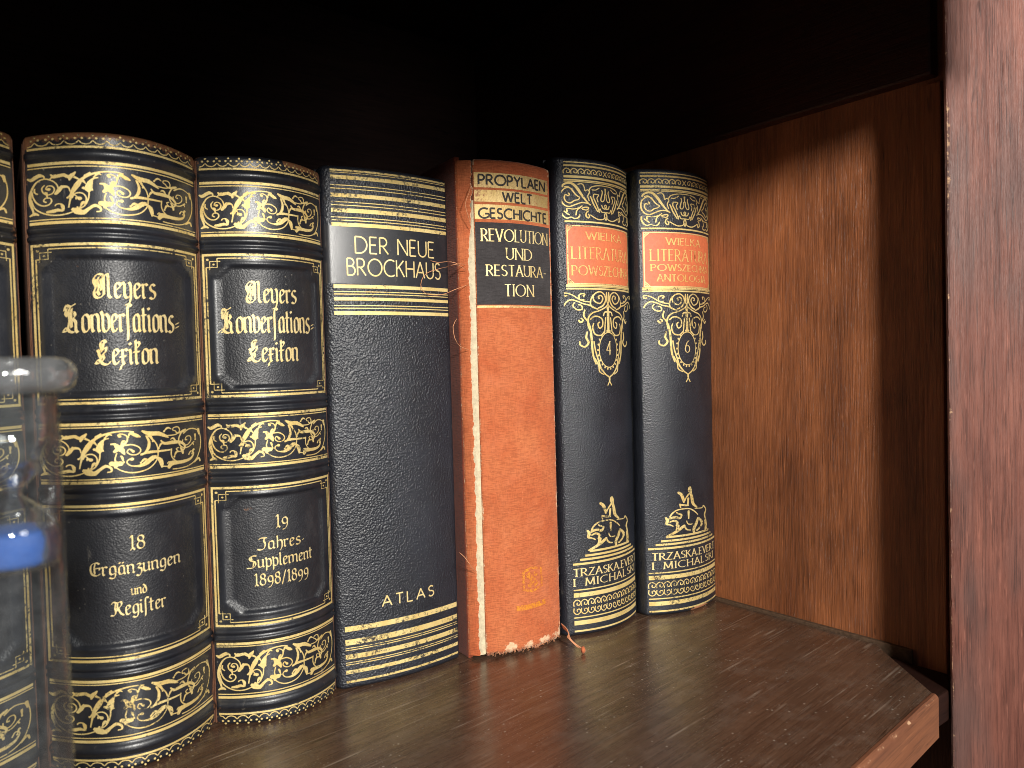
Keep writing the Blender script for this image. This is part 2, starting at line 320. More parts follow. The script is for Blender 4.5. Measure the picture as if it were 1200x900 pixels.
FRAK = {   # x-height 1
 'e': (.4, [[(.36, .22), (.2, .03), (.03, .18), (.03, .8), (.2, .98), (.36, .78), (.06, .5)]]),
 'y': (.5, [[(-.1, 1.02), (.03, .86), (.03, .2), (.2, .03), (.42, .22)], [(.3, 1.02), (.42, .86), (.42, .1), (.3, -.3), (.06, -.4)]]),
 'r': (.3, [M_(0), [(0, .8), (.17, .98), (.3, .86)]]),
 's': (.38, [[(.36, .88), (.2, .99), (.04, .82), (.08, .6), (.33, .45), (.36, .2), (.18, .02), (-.02, .12)]]),
 'o': (.44, [[(.03, .8), (.03, .2), (.2, .03), (.42, .22)], [(.02, .8), (.2, .98), (.42, .78), (.42, .2)]]),
 'n': (.5, [M_(0), [(0, .78), (.2, .98), (.4, .84), (.4, .16), (.5, .05)]]),
 'm': (.9, [M_(0), [(0, .78), (.2, .98), (.4, .84), (.4, .1)], [(.4, .78), (.6, .98), (.8, .84), (.8, .16), (.9, .05)]]),
 'u': (.5, [[(-.09, .93), (0, .84), (0, .18), (.16, .03), (.4, .22)], [(.32, .95), (.4, .86), (.4, .16), (.5, .05)]]),
 'v': (.44, [[(-.08, 1.12), (.03, .86), (.03, .2), (.2, .03), (.42, .22)], [(.03, .82), (.22, .98), (.42, .78), (.42, .2)]]),
 'L_s': (.3, [[(.34, 1.4), (.2, 1.52), (.07, 1.3), (.07, 0), (.03, -.42)]]),
 'a': (.5, [[(.03, .78), (.03, .2), (.18, .03), (.4, .22)], [(.02, .78), (.2, .98), (.4, .84), (.4, .16), (.5, .05)]]),
 't': (.3, [[(.0, 1.3), (.06, 1.2), (.06, .16), (.2, .04)], [(-.1, .93), (.26, .95)]]),
 'i': (.14, [M_(0), [(-.05, 1.34), (.05, 1.24)]]),
 'x': (.4, [M_(.05), [(.05, .8), (.22, .98), (.36, .86)], [(.16, .03), (-.05, -.05), (-.12, -.28)], [(-.12, .5), (.26, .52)]]),
 'k': (.34, [[(.02, 1.5), (.07, 1.38), (.07, .16), (.2, .04)], [(.07, 1.2), (.22, 1.42), (.34, 1.25), (.12, 1.02)], [(-.1, .78), (.3, .8)]]),
 'g': (.48, [[(.03, .78), (.03, .25), (.18, .08), (.4, .26)], [(.02, .78), (.2, .98), (.4, .84), (.4, -.08), (.22, -.36), (-.02, -.24)]]),
 'A_': (.5, [[(.03, .78), (.03, .2), (.18, .03), (.4, .22)], [(.02, .78), (.2, .98), (.4, .84), (.4, .16), (.5, .05)], [(.04, 1.32), (.12, 1.24)], [(.28, 1.32), (.36, 1.24)]]),
 'z': (.4, [[(.02, .86), (.18, .99), (.34, .84), (.12, .56), (.36, .4), (.37, .0), (.2, -.36), (-.02, -.25)]]),
 'd': (.44, [[(.42, .7), (.24, .94), (.03, .72), (.03, .2), (.2, .03), (.42, .22), (.42, .72), (.26, 1.12), (.04, 1.36)]]),
 'p': (.46, [[(-.06, 1.12), (.03, .9), (.03, -.42)], [(.03, .8), (.22, .98), (.42, .78), (.42, .2), (.22, .03), (.03, .14)]]),
 'l': (.2, [[(.0, 1.5), (.06, 1.38), (.06, .16), (.2, .04)]]),
 'h': (.48, [[(.0, 1.5), (.05, 1.38), (.05, .06)], [(.05, .78), (.24, .98), (.42, .8), (.42, .1), (.28, -.3)]]),
 '-': (.3, [[(.02, .5), (.3, .6)], [(.02, .3), (.3, .4)]]),
 '=': (.2, [[(.03, .42), (.18, .58)]]),
 'M': (1.12, [[(.6, 1.42), (.34, 1.52), (.08, 1.3), (.04, 1.02), (.16, .72), (.04, .4), (.1, .1), (.34, .02), (.56, .18)], [(.36, 1.34), (.24, 1.05), (.34, .72), (.26, .42), (.36, .2)], [(.5, 1.5), (.62, 1.3), (.62, .2)], [(.62, 1.3), (.82, 1.52), (.9, 1.3), (.9, .2), (1.06, .03)], [(.44, 1.2), (.5, .9), (.46, .5)], [(.1, 1.15), (.3, .95)], [(.1, .3), (.3, .5)]]),
 'K': (.92, [[(.02, 1.2), (.14, 1.5), (.36, 1.4), (.72, 1.56)], [(.4, 1.4), (.24, 1.1), (.32, .8), (.24, .4), (.1, .1), (-.1, .1)], [(.16, 1.3), (.08, 1.05), (.2, .9)], [(.34, .95), (.56, 1.12), (.68, .92), (.5, .76), (.68, .6), (.68, .16), (.8, .03)], [(-.1, .12), (.08, .3), (.3, .08), (.56, .04)], [(.46, 1.3), (.4, .95), (.42, .3)], [(.5, .7), (.36, .6)]]),
 'L': (.9, [[(.66, 1.38), (.52, 1.54), (.3, 1.36), (.34, 1.05), (.18, .75), (.3, .4), (.14, .1), (-.04, .16)], [(.5, 1.4), (.44, 1.05), (.32, .8)], [(-.04, .14), (.16, .34), (.42, .08), (.7, .03), (.9, .22)], [(.4, .9), (.64, 1.1), (.6, .8), (.42, .68), (.5, .4), (.3, .2)], [(.1, .95), (.2, .8)]]),
 'E': (.74, [[(.68, 1.3), (.46, 1.46), (.14, 1.25), (.06, .7), (.16, .2), (.46, .03), (.72, .25)], [(.4, 1.4), (.32, .9), (.34, .2)], [(.34, .8), (.68, .88), (.66, .66)]]),
 'R': (.92, [[(.0, 1.25), (.16, 1.46), (.42, 1.34), (.7, 1.46), (.78, 1.16), (.56, .84), (.3, .78)], [(.34, 1.4), (.26, .9), (.3, .3), (.1, .03), (-.06, .12)], [(.5, .82), (.66, .3), (.92, .03)], [(.46, 1.3), (.42, .5)]]),
 'J': (.62, [[(.06, 1.28), (.24, 1.46), (.66, 1.42)], [(.5, 1.42), (.44, 1.1), (.54, .7), (.46, .2), (.18, .0), (-.06, .1)]]),
 'S': (.74, [[(.74, 1.42), (.42, 1.46), (.16, 1.22), (.26, .92), (.6, .72), (.66, .34), (.4, .03), (-.06, .02)], [(.3, 1.3), (.36, .95)], [(.5, .7), (.46, .2)]]),
 '1': (.26, [[(.0, 1.12), (.14, 1.28), (.14, .1)], [(.02, -.08), (.14, .12), (.28, -.06)]]),
 '8': (.46, [arc(.23, .98, .18, .27, 80, 440, 12), arc(.23, .35, .22, .36, 90, 450, 12)]),
 '9': (.46, [arc(.23, .62, .2, .34, 0, 360, 12), [(.43, .62), (.4, .1), (.22, -.25), (.06, -.3)]]),
 '/': (.34, [[(.0, -.2), (.34, 1.35)]]),
}

# ------------------------------------------------------------------ gold tooling on a book's spine
class Spine:
    def __init__(s, W, sag, H, relief=None): s.W, s.s, s.H, s.relief = W, sag, H, relief or (lambda t, z: 0)
    def at(s, t, z, off=0):
        W = s.W; nx, ny = -4*s.s*(1-2*t), -W; l = sqrt(nx*nx+ny*ny)
        if t < 0 or t > 1: pass
        h = s.relief(t, z) + off
        return Vector((t*W + nx/l*h, -4*s.s*t*(1-t) + ny/l*h, z))
class Tool:
    """collects flat gold shapes laid on a spine (x from the spine's axis, z height, metres)"""
    def __init__(s, sp, off=.00006): s.sp, s.v, s.f, s.k, s.off, s.w = sp, [], [], 0, off, []
    def put(s, x, z, off):
        t = min(1.03, max(-.03, .5 + x/s.sp.W)); s.v.append(s.sp.at(t, z, off)); s.w.append(s.wear(t, z)); return len(s.v)-1
    def wear(s, t, z): return 0
    def layer(s): s.k = (s.k+1) % 9; return s.off + s.k*.000011
    def strip(s, L, R):
        o = s.layer(); ids = [(s.put(*a, o), s.put(*b, o)) for a, b in zip(L, R)]
        for (a, b), (c, d) in zip(ids, ids[1:]): s.f.append((a, b, d, c))
    def rect(s, t0, t1, z0, z1):
        n = max(1, int((t1-t0)*40)); xs = [(t0+(t1-t0)*i/n-.5)*s.sp.W for i in range(n+1)]
        m = max(1, int((z1-z0)/.002)); o = s.layer()
        ids = [[s.put(x, z0+(z1-z0)*j/m, o) for j in range(m+1)] for x in xs]
        for a, b in zip(ids, ids[1:]):
            for j in range(m): s.f.append((a[j], b[j], b[j+1], a[j+1]))
    def line(s, z, w, t0=0., t1=1.): s.rect(t0, t1, z-w/2, z+w/2)
    def ribbon(s, pts, w=None, smooth=True, step=.0007, ax=1):
        if smooth: pts = catmull(pts, step)
        L, R = [], []
        n = len(pts)
        for i, p in enumerate(pts):
            a, b = pts[max(i-1, 0)], pts[min(i+1, n-1)]; dx, dz = b[0]-a[0], b[1]-a[1]; l = math.hypot(dx, dz) or 1
            h = (w if w else p[2])/2; L.append((p[0]-dz/l*h*ax, p[1]+dx/l*h)); R.append((p[0]+dz/l*h*ax, p[1]-dx/l*h))
        s.strip(L, R)
    def dot(s, x, z, r, n=10, ax=1):
        o = s.layer(); s.f.append([s.put(x+r*ax*cos(2*pi*i/n), z+r*sin(2*pi*i/n), o) for i in range(n)])
    def nib(s, pts, nx, nz):
        L = [(x-nx/2, z-nz/2) for x, z in pts]; R = [(x+nx/2, z+nz/2) for x, z in pts]
        s.strip(L, R)
    def text(s, chars, font, cx, width, z, size, style, gap=.22, space=.4, zs=1):
        """chars: list of glyph keys; fitted to `width`, base line z, unit height `size`"""
        x = 0; items = []
        for c in chars:
            if c == ' ': x += space; continue
            adv, st = font[c]; items.append((x, st)); x += adv + gap
        k = width/(x-gap)
        for x0, st in items:
            for path in st:
                P = [(cx - width/2 + (x0+a)*k, z + b*size) for a, b in path]
                if style[0] == 'frak':
                    P = [(p[0], p[1]) for p in catmull(P, size*.12)] if len(P) > 2 else P
                    nw = style[1]; s.nib(P, nw*cos(radians(38)), nw*sin(radians(38))); s.ribbon(P, nw*.34, False)
                elif style[0] == 'mono':
                    s.ribbon(P, style[1], False)
                else:                                   # roman: thick stems, hairlines, serifs
                    s.nib(P, style[1], 0); s.ribbon(P, style[1]*.42, False)
                    for (ax, ay), (bx, by) in ((P[0], P[1]), (P[-1], P[-2])):
                        if abs(by-ay) > abs(bx-ax)*1.1 and (abs(ay-z) < size*.03 or abs(ay-z-size) < size*.03):
                            s.ribbon([(ax-style[2], ay), (ax+style[2], ay)], style[1]*.42, False)
    def pieces(s, name, mat, parent, cuts):
        """one object for each stretch of the spine between the heights in cuts"""
        cuts = sorted(cuts); groups = {}
        for f in s.f: groups.setdefault(sum(sum(s.v[i].z for i in f)/len(f) > c for c in cuts), []).append(f)
        for k in sorted(groups):
            ids = sorted({i for f in groups[k] for i in f}); m = {a: b for b, a in enumerate(ids)}
            mesh(name, [s.v[i] for i in ids], [tuple(m[i] for i in f) for f in groups[k]], mat, parent, wear=[s.w[i] for i in ids])
    def build(s, name, mat, parent, label=None):
        o = mesh(name, s.v, s.f, mat, parent, smooth=True, wear=s.w)
        if label: o['label'] = label
        return o

def spine_body(name, sp, mats, parent, a=(.002, .002), dep=.007, nt=44, dz=.0011, wear=None, midx=None, z0=0.0, ragged=None):
    """the spine as one solid: rounded face with its relief, shoulders turning back to the joints"""
    aL, aR = a; W, H = sp.W, sp.H
    ts = [i/nt for i in range(nt+1)]
    nz = int((H-z0)/dz); zs = [z0 + (H-z0)*j/nz for j in range(nz+1)]
    verts, wr = [], []
    r = .0022
    for j, z in enumerate(zs):
        e = min(z-z0, H-z); ins = 0 if e >= r else r - sqrt(max(0, r*r-(r-e)**2))
        row = []
        for t in ts:
            zz = z
            if ragged and j == 0: zz = z + ragged(t)
            row.append(sp.at(t, zz, -ins*.8))
        right = [(W + aR*sin(q), dep*.55*(1-cos(q))) for q in (pi/6, pi/3, pi/2)] + [(W+aR, dep), (W+aR*.5, dep+.002)]
        left = [(-aL*.5, dep+.002), (-aL, dep)] + [(-aL*sin(q), dep*.55*(1-cos(q))) for q in (pi/2, pi/3, pi/6)]
        q = ins*.8
        row += [Vector((x-q*(x > W), y+q*.6, z)) for x, y in right] + [Vector((x+q*(x < 0), y+q*.6, z)) for x, y in left]
        verts += row
        if wear: wr += [wear(min(1, max(0, v.x/W)), v.z, v.y) for v in row]
    n = len(ts)+10; faces = []; mi = []
    for j in range(nz):
        for i in range(n):
            faces.append((j*n+i, j*n+(i+1) % n, (j+1)*n+(i+1) % n, (j+1)*n+i))
            mi.append(midx(ts[i]+.5/nt, (zs[j]+zs[j+1])/2) if midx and i < nt else (1 if midx else 0))
    faces.append(tuple(range(n))[::-1]); faces.append(tuple(nz*n+i for i in range(n))); mi += [1 if midx else 0]*2
    return mesh(name, verts, faces, mats, parent, midx=mi, wear=wr if wear else None, flat=(len(faces)-1, len(faces)-2))

def wnoise(x, y, z=0): return mnoise.noise(Vector((x, y, z)))
def boards(root, W, H, mat, a, y0, depth, thick=.0028, wear=None):
    for x0 in (-a[0], W+a[1]-thick):
        box('cover_board', x0, x0+thick, y0, depth, 0, H, mat, root, bevel=.0009, wear=wear)
    box('page_block', -a[0]+thick, W+a[1]-thick, y0+.001, depth-.004, .003, H-.0035, M_paper, root, bevel=0)

TR = {"band":[[[153,564,4],[146,668,5],[123,752,5],[85,802,6],[46,762,6],[20,644,7],[5,480,8],[5,317,8],[16,168,7],[22,64,5]],[[16,550,4],[20,436,5],[38,312,6],[68,243,6],[98,252,6],[116,322,5],[109,391,5],[83,396,5],[75,337,6],[90,307,6]],[[11,386,4],[24,223,5],[53,119,6],[98,45,6],[146,25,6],[190,45,6],[227,89,5]],[[103,579,10],[88,589,5],[98,649,5],[122,639,5],[133,564,5],[120,485,5],[92,465,5],[72,525,5],[68,614,5],[83,673,4]],[[140,480,9],[155,540,12],[171,609,11],[197,614,8],[210,579,5],[214,510,2]],[[168,574,7],[170,649,5]],[[-8,842,6],[13,807,12],[37,851,13],[57,881,13],[79,856,7],[81,812,3]],[[-2,40,5],[25,84,11],[48,50,5]],[[31,619,3],[29,540,6],[46,490,4]],[[114,891,5],[131,832,10],[158,851,12],[184,861,12],[206,822,11],[229,856,12],[247,921,4]],[[218,812,12],[212,743,5]],[[236,817,8],[266,757,6],[288,698,3]],[[94,104,9],[122,114,12],[147,134,11],[173,109,7]],[[173,109,7],[173,203,10],[160,262,6],[138,252,5],[134,218,2]],[[203,173,3],[212,322,6],[225,485,11],[253,644,16],[280,767,10],[328,866,8],[393,926,7],[459,936,6],[511,911,5]],[[301,832,12],[328,901,8]],[[315,485,4],[312,564,20],[321,678,16],[338,772,7],[367,802,3]],[[286,579,9],[312,545,9]],[[315,540,9],[336,550,8]],[[315,495,4],[310,356,5],[290,218,5],[266,153,5]],[[223,371,3],[238,460,5],[269,480,6],[291,431,5],[299,337,5],[286,233,4]],[[264,361,12],[245,391,6],[245,342,5]],[[218,149,8],[249,99,23],[280,69,16],[312,149,10],[343,213,11],[371,173,8],[374,99,6],[350,84,5]],[[245,109,9],[251,193,5]],[[428,832,9],[417,861,5],[437,881,5],[467,832,5],[469,728,6],[443,639,11]],[[373,673,6],[397,668,9],[417,594,18],[437,535,16],[452,436,5]],[[397,515,10],[421,584,16],[439,624,12]],[[456,634,6],[498,639,6],[539,569,5],[546,485,5],[522,421,5],[487,431,5],[467,490,5],[480,550,5],[502,495,9]],[[408,480,4],[397,366,5],[400,292,6]],[[378,262,16],[400,248,20],[426,252,16]],[[400,248,16],[398,183,9]],[[398,178,4],[432,99,5],[482,45,6],[544,50,6],[602,114,5],[644,257,5],[655,426,5],[648,594,5],[620,733,5],[592,807,5]],[[494,332,11],[472,322,5],[463,267,5],[480,203,5],[506,178,6],[546,178,11],[585,238,17],[620,327,13],[644,356,4]],[[583,812,6],[600,678,8],[594,535,10],[565,421,7],[544,401,3]],[[544,416,6],[598,446,10],[666,446,8],[740,446,7]],[[502,871,11],[528,822,12],[550,792,5]],[[557,921,7],[603,851,16],[662,832,16],[712,757,10],[729,718,4]],[[718,767,5],[781,772,5],[810,842,5],[799,931,5],[766,926,4],[760,876,4],[781,851,5]],[[675,683,4],[699,604,10],[755,604,14],[812,584,11],[847,490,8],[832,396,6],[797,381,5],[781,450,5],[799,470,4]],[[747,470,5],[744,327,5],[760,223,5],[794,139,5]],[[644,332,5],[668,252,14],[677,153,12],[677,79,4]],[[683,104,5],[725,89,5],[747,144,4],[725,188,4],[714,144,4]],[[778,838,5],[799,795,7],[837,829,10],[859,862,7]],[[825,805,6],[802,667,6],[806,538,6],[832,457,5],[877,448,5],[926,552,4]],[[837,767,6],[884,852,6],[931,838,5],[969,757,5],[982,557,4],[972,333,4],[933,119,5],[871,19,5],[802,0,5],[750,10,5]],[[868,619,7],[851,619,4],[863,690,4],[892,686,4],[897,586,4],[866,500,4],[833,533,4],[832,633,4]],[[962,810,11],[971,695,8]],[[908,533,7],[920,471,5]],[[810,471,4],[825,395,10],[830,310,7]],[[721,38,8],[742,138,19],[789,138,14],[838,138,13],[891,176,9],[917,286,5],[894,343,5],[874,267,6]],[[920,67,6],[958,143,8],[971,57,6]]],"top":[[[-274,2543,6],[-267,2556,8],[-246,2567,10],[-219,2565,11],[-193,2543,12],[-170,2511,11],[-142,2476,8],[-113,2449,5]],[[-263,2543,5],[-242,2547,5],[-220,2529,6],[-198,2502,6],[-176,2489,5]],[[-274,2525,5],[-281,2497,5],[-277,2466,6],[-261,2443,6],[-235,2436,6],[-204,2447,6],[-172,2459,6],[-138,2460,7],[-108,2450,6]],[[-242,2511,6],[-234,2506,5],[-241,2495,5],[-255,2502,5],[-262,2484,5],[-252,2463,5],[-230,2456,6],[-208,2470,6],[-185,2477,5],[-176,2489,4]],[[-216,2533,4],[-242,2542,5],[-263,2533,5],[-274,2520,5]],[[-278,2425,6],[-280,2407,6],[-270,2384,6],[-250,2370,6],[-228,2377,5],[-210,2370,5],[-187,2375,6],[-178,2393,5]],[[-266,2411,5],[-249,2397,6],[-236,2388,5]],[[-249,2406,7],[-248,2425,5],[-218,2422,5],[-186,2429,5],[-162,2443,5]],[[-201,2388,5],[-198,2406,5],[-191,2420,5],[-172,2434,5]],[[-168,2427,5],[-148,2435,6],[-124,2435,6],[-134,2421,5],[-163,2423,5]],[[-124,2417,5],[-139,2403,6],[-140,2385,7],[-125,2376,6],[-120,2390,5],[-129,2399,4]],[[-114,2395,5],[-89,2382,6],[-57,2372,6],[-22,2376,5],[-4,2391,5]],[[-188,2561,4],[-164,2566,5],[-150,2553,5],[-144,2526,4]],[[-144,2526,4],[-126,2535,5],[-116,2522,5],[-127,2499,4],[-118,2472,4]],[[-121,2527,5],[-106,2550,5],[-74,2561,6],[-35,2566,5],[1,2566,5]],[[-101,2537,5],[-74,2538,5],[-46,2553,5]],[[-112,2500,5],[-102,2482,7],[-92,2459,7],[-77,2437,7],[-61,2415,5]],[[-86,2514,5],[-91,2496,6],[-76,2469,6],[-60,2438,6],[-50,2411,5]],[[-86,2514,5],[-53,2512,5],[-65,2493,5],[-57,2470,5]],[[-30,2541,5],[-24,2527,6],[-37,2485,6],[-20,2477,5],[-7,2496,5],[-7,2520,5]],[[-32,2458,5],[-23,2440,6],[-3,2437,6],[-8,2455,5],[4,2460,5]],[[-56,2415,5],[-44,2434,5],[-33,2417,5],[-3,2418,5]],[[0,2419,6],[-10,2395,6],[-1,2372,6]],[[4,2553,5],[0,2534,6],[3,2516,5]]],"pend":[[[-258,1937,6],[-274,1934,7],[-277,1948,7],[-264,1951,6],[-232,1940,6],[-199,1919,7],[-164,1905,7],[-128,1901,6]],[[-278,1876,6],[-265,1899,7],[-239,1913,8],[-206,1905,7],[-172,1891,7],[-128,1881,8],[-90,1863,7]],[[-171,1932,10],[-160,1945,7],[-181,1947,7],[-195,1936,6],[-189,1912,6],[-164,1915,6]],[[-220,1899,6],[-230,1878,6],[-207,1857,7],[-179,1860,7],[-182,1881,6],[-200,1885,7]],[[-64,1919,10],[-72,1932,8],[-51,1939,8],[-39,1919,8],[-61,1894,8],[-97,1905,8],[-108,1932,8],[-88,1953,8],[-55,1960,8],[-26,1943,8],[-18,1912,8],[-40,1881,10],[-74,1867,8]],[[-74,1860,8],[-121,1877,8],[-124,1911,7],[-108,1942,6]],[[9,1961,6],[9,1933,11],[8,1906,7]],[[8,1906,7],[-14,1877,8],[-66,1853,8],[-114,1839,8],[-141,1812,8],[-142,1767,10],[-124,1719,8]],[[-162,1857,7],[-170,1822,8],[-145,1788,8],[-131,1746,10],[-125,1698,11],[-122,1643,10],[-116,1594,10],[-98,1545,7]],[[-201,1799,8],[-188,1785,10],[-174,1798,7],[-188,1809,6]],[[-150,1733,7],[-158,1698,10],[-144,1671,10],[-166,1647,10],[-194,1658,8],[-196,1679,6]],[[-130,1801,7],[-107,1818,8],[-75,1818,8],[-47,1801,8],[-47,1766,8],[-69,1752,8],[-80,1777,7],[-64,1787,8]],[[-108,1780,6],[-116,1753,7],[-101,1718,8],[-61,1711,8],[-35,1731,8]],[[7,1878,7],[-1,1850,10],[-28,1843,8],[-37,1822,7]],[[6,1843,7],[5,1801,8],[3,1731,10]],[[-20,1815,7],[-26,1773,8],[-31,1731,7]],[[-110,1677,7],[-100,1621,7],[-81,1566,8],[-66,1524,10],[-33,1488,8],[-4,1470,8],[2,1452,7],[-17,1421,6]],[[-105,1580,7],[-82,1538,7],[-75,1503,7],[-42,1485,6]]],"bull":[[[-156,591,7],[-144,616,8],[-115,637,8],[-73,644,7],[-15,641,7],[27,622,7],[64,594,6]],[[-180,603,7],[-169,582,14],[-173,561,11],[-151,554,7],[-129,542,6]],[[-167,587,11],[-145,595,14],[-116,598,13],[-87,590,13],[-74,610,8],[-98,618,8],[-110,629,6]],[[-156,570,7],[-128,578,11],[-105,566,11],[-112,545,8]],[[-57,540,14],[-88,522,17],[-124,505,15],[-169,487,11]],[[-100,544,15],[-112,514,12],[-141,496,8]],[[-57,545,7],[-38,516,9],[-5,507,7]],[[-37,569,5],[-24,547,6],[17,541,8]],[[63,572,13],[47,543,18],[24,514,17],[23,487,12]],[[71,571,11],[103,540,17],[86,515,11],[53,499,12]],[[139,545,13],[143,512,12],[137,480,11]],[[34,637,5],[106,630,6],[124,641,8],[151,613,8],[136,583,12],[149,548,9],[157,509,8],[147,479,7]],[[-19,625,12],[-20,578,7]],[[-6,769,16],[-5,756,23],[0,742,16]],[[1,739,13],[11,706,16],[21,668,16],[57,640,8]],[[-13,733,11],[-40,707,7],[-47,691,6]],[[-20,705,11],[-25,663,8]],[[-98,751,7],[-88,745,14],[-71,731,15],[-59,703,14],[-54,682,8]],[[-88,674,9],[-48,665,11],[-15,662,8]],[[-85,679,7],[-79,653,6]]]}

# ------------------------------------------------------------------ the bookcase
bc = tag(empty('bookcase', (.2, .3, 0)), 'old brown wooden bookcase with dark glossy shelf and reddish front frame', 'bookcase')
def W2(pts): return [(x-.2, y-.3) for x, y in pts]
XW = .4078
ang = atan2(.1548-.1463, .3634-.2777)
def front(x): return .1548 + (x-.3634)*math.tan(ang)
sh = prism('shelf_board', [(0, 0), (.7, 0), (.748, .038), (.755, .043), (.7896, .42), (-.03, .42)], -.0203, 0, M_shelf, bc, bevel=.0007)
# the shelf lies at a slight angle to the books: its own frame follows the front edge
sh.location = (.3634-.7*cos(ang)-.2, .1548-.7*sin(ang)-.3, 0); sh.rotation_euler = (0, 0, ang)
me = sh.data; me.clear_geometry()
def loc_sh(x, y):
    dx, dy = x-.3634, y-.1548; return (.7+dx*cos(ang)+dy*sin(ang), -dx*sin(ang)+dy*cos(ang))
poly = [(0, 0.0016), (.7, 0.0016)] + [loc_sh(.3992, .2), loc_sh(XW-.0032, .203), loc_sh(XW-.0032, .549), loc_sh(-.33, .549)]
bm = bmesh.new()
va = [bm.verts.new((x, y, -.0203)) for x, y in poly]; vb = [bm.verts.new((x, y, 0)) for x, y in poly]
bm.faces.new(va[::-1]); bm.faces.new(vb)
for i in range(len(poly)): bm.faces.new((va[i], va[(i+1) % len(poly)], vb[(i+1) % len(poly)], vb[i]))
bmesh.ops.bevel(bm, geom=list(bm.edges), offset=.0006, segments=2, affect='EDGES'); bm.to_mesh(me); bm.free()
# raw wood lipping along the front, chipped along its top arris
NE = 260; ev, ef, ew = [], [], []
for i in range(NE+1):
    x = .7*i/NE; c = max(0, wnoise(x*160, 3.1))*.0016 + max(0, wnoise(x*45, 7))*.0014
    for y, z, wv in ((.0018, -.0203, .1), (0, -.0195, .35), (0, -.01, .05), (0, -.0014-c*.8, .2), (.0002+c*.2, -.0008-c*.5, .46+150*c), (.0009+c*.3, -.0001, .46+150*c), (.0014+c*.4, .0003, .25), (.003, .0002, .0), (.003, -.0203, 0)):
        ev.append((x, y, z)); ew.append(wv)
for i in range(NE):
    for k in range(8): ef.append((i*9+k, (i+1)*9+k, (i+1)*9+k+1, i*9+k+1))
ef.append(tuple(range(9))[::-1]); ef.append(tuple(NE*9+k for k in range(9)))
ed = mesh('shelf_edging', ev, ef, M_edge, bc, smooth=False, wear=ew); ed.location = sh.location; ed.rotation_euler = sh.rotation_euler
ed['label'] = 'raw orange-brown front edge of the shelf with chipped rim'
box('side_panel', XW-.2, XW+.018-.2, -.158, .27, -.5, .52, M_wall, bc, bevel=.0008)
box('filler_strip', XW-.0035-.2, XW-.0004-.2, -.132, -.1225, -.02, .29, M_wall, bc, bevel=.0008)
prism('corner_block', W2([(.3655, .1575), (.385, .1575), (.4005, .166), (.4008, .1995), (.398, .1985)]), -.018, -.0035, M_dark, bc, bevel=.0012)
# dusty batten along the side, rounded at its front end
bt = [(XW-.0032, .56), (XW-.0032, .1905)] + [(XW-.0018+.0014*cos(q), .1895+.0042*sin(q)) for q in [radians(v) for v in range(190, 351, 20)]] + [(XW-.0003, .1905), (XW-.0003, .56)]
prism('batten', W2(bt), -.012, .0016, M_dust, bc, bevel=.0005)
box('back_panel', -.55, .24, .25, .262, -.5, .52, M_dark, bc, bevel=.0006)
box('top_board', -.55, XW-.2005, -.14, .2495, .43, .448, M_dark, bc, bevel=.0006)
box('rail', XW-.009-.2, XW-.0006-.2, -.13, .2495, .2925, .4295, M_rail, bc, bevel=.0012)  # carried up to the top as a dark board, painting in the upper wall's shade
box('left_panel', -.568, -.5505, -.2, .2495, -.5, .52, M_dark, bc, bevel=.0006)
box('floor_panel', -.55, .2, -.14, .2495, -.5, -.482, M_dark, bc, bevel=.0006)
# front corner post: its reddish face stands at an angle to the row; the inner arris is nicked and worn pale
PX, PY = .3782, .1552; dx, dy = .80, -.60; NZ = 420; sv, sf, sw = [], [], []
for j in range(NZ+1):
    z = -.5 + 1.02*j/NZ
    c = max(0, wnoise(z*70, 1.7))*.0009 + max(0, wnoise(z*240, 5))*.0006 + max(0, wnoise(z*21, 9)-.35)*.003
    prof = [(.026, -.014, 0), (.002, -.0035, 0), (.0004+c*.3, -.0016, .22), (.0006+c, -.0005, .46+280*c), (.0016+c, -.00005, .34+180*c), (.004, 0, .08), (.009, 0, 0)]
    prof += [(.009+.02*k, 0, 0) for k in range(1, 7)] + [(.129, -.02, 0), (.06, -.03, 0)]
    for u, d, wv in prof: sv.append((PX+dx*u-.6*d-.2, PY+dy*u-.8*d-.3, z)); sw.append(wv)
n = len(prof)
for j in range(NZ):
    for k in range(n): sf.append((j*n+k, j*n+(k+1) % n, (j+1)*n+(k+1) % n, (j+1)*n+k))
sf.append(tuple(range(n))[::-1]); sf.append(tuple(NZ*n+k for k in range(n)))
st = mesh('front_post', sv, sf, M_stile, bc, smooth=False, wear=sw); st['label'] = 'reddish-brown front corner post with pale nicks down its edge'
box('shadow_board', -.568, .116, -.27, -.25, .3035, .52, M_stile, bc, bevel=.001)  # unseen board, added to cut the key light off the upper side panel
box('top_cover', -.568, .26, -.2495, .2, .5205, .535, M_dark, bc, bevel=.001)

# ------------------------------------------------------------------ the lexicon volumes (identical half-leather bindings)
def sstep(a, b, x):
    t = min(1, max(0, (x-a)/(b-a))); return t*t*(3-2*t)
RIDGES = [(.2391, .2433), (.2112, .2143), (.2080, .2108), (.1408, .1440), (.1379, .1404), (.1103, .1134), (.1066, .1099), (.0401, .0431), (.0373, .0397), (.0066, .0112)]
PANELS = [(.1495, .2018), (.0500, .1008)]
def lex_relief_for(W):
    def f(t, z):
        h = 0
        for a, b in RIDGES:
            if a < z < b: h += .00135*sin(pi*(z-a)/(b-a))**.75
        for a, b in PANELS:
            if a-.004 < z < b+.004:
                x = t*W; m = .0048; ch = .0055
                d = min(x-m, W-m-x, z-a, b-z)
                for cx in (m, W-m):
                    for cz in (a, b):
                        d = min(d, (abs(x-cx)+abs(z-cz)-ch)/1.414)
                if d > -.0006: h -= .0013*sstep(-.0006, .0008, d)
                elif d > -.0022: h += .00035*sin(pi*(d+.0022)/.0016)
        return h + .00012*wnoise(t*6, z*60)
    return f
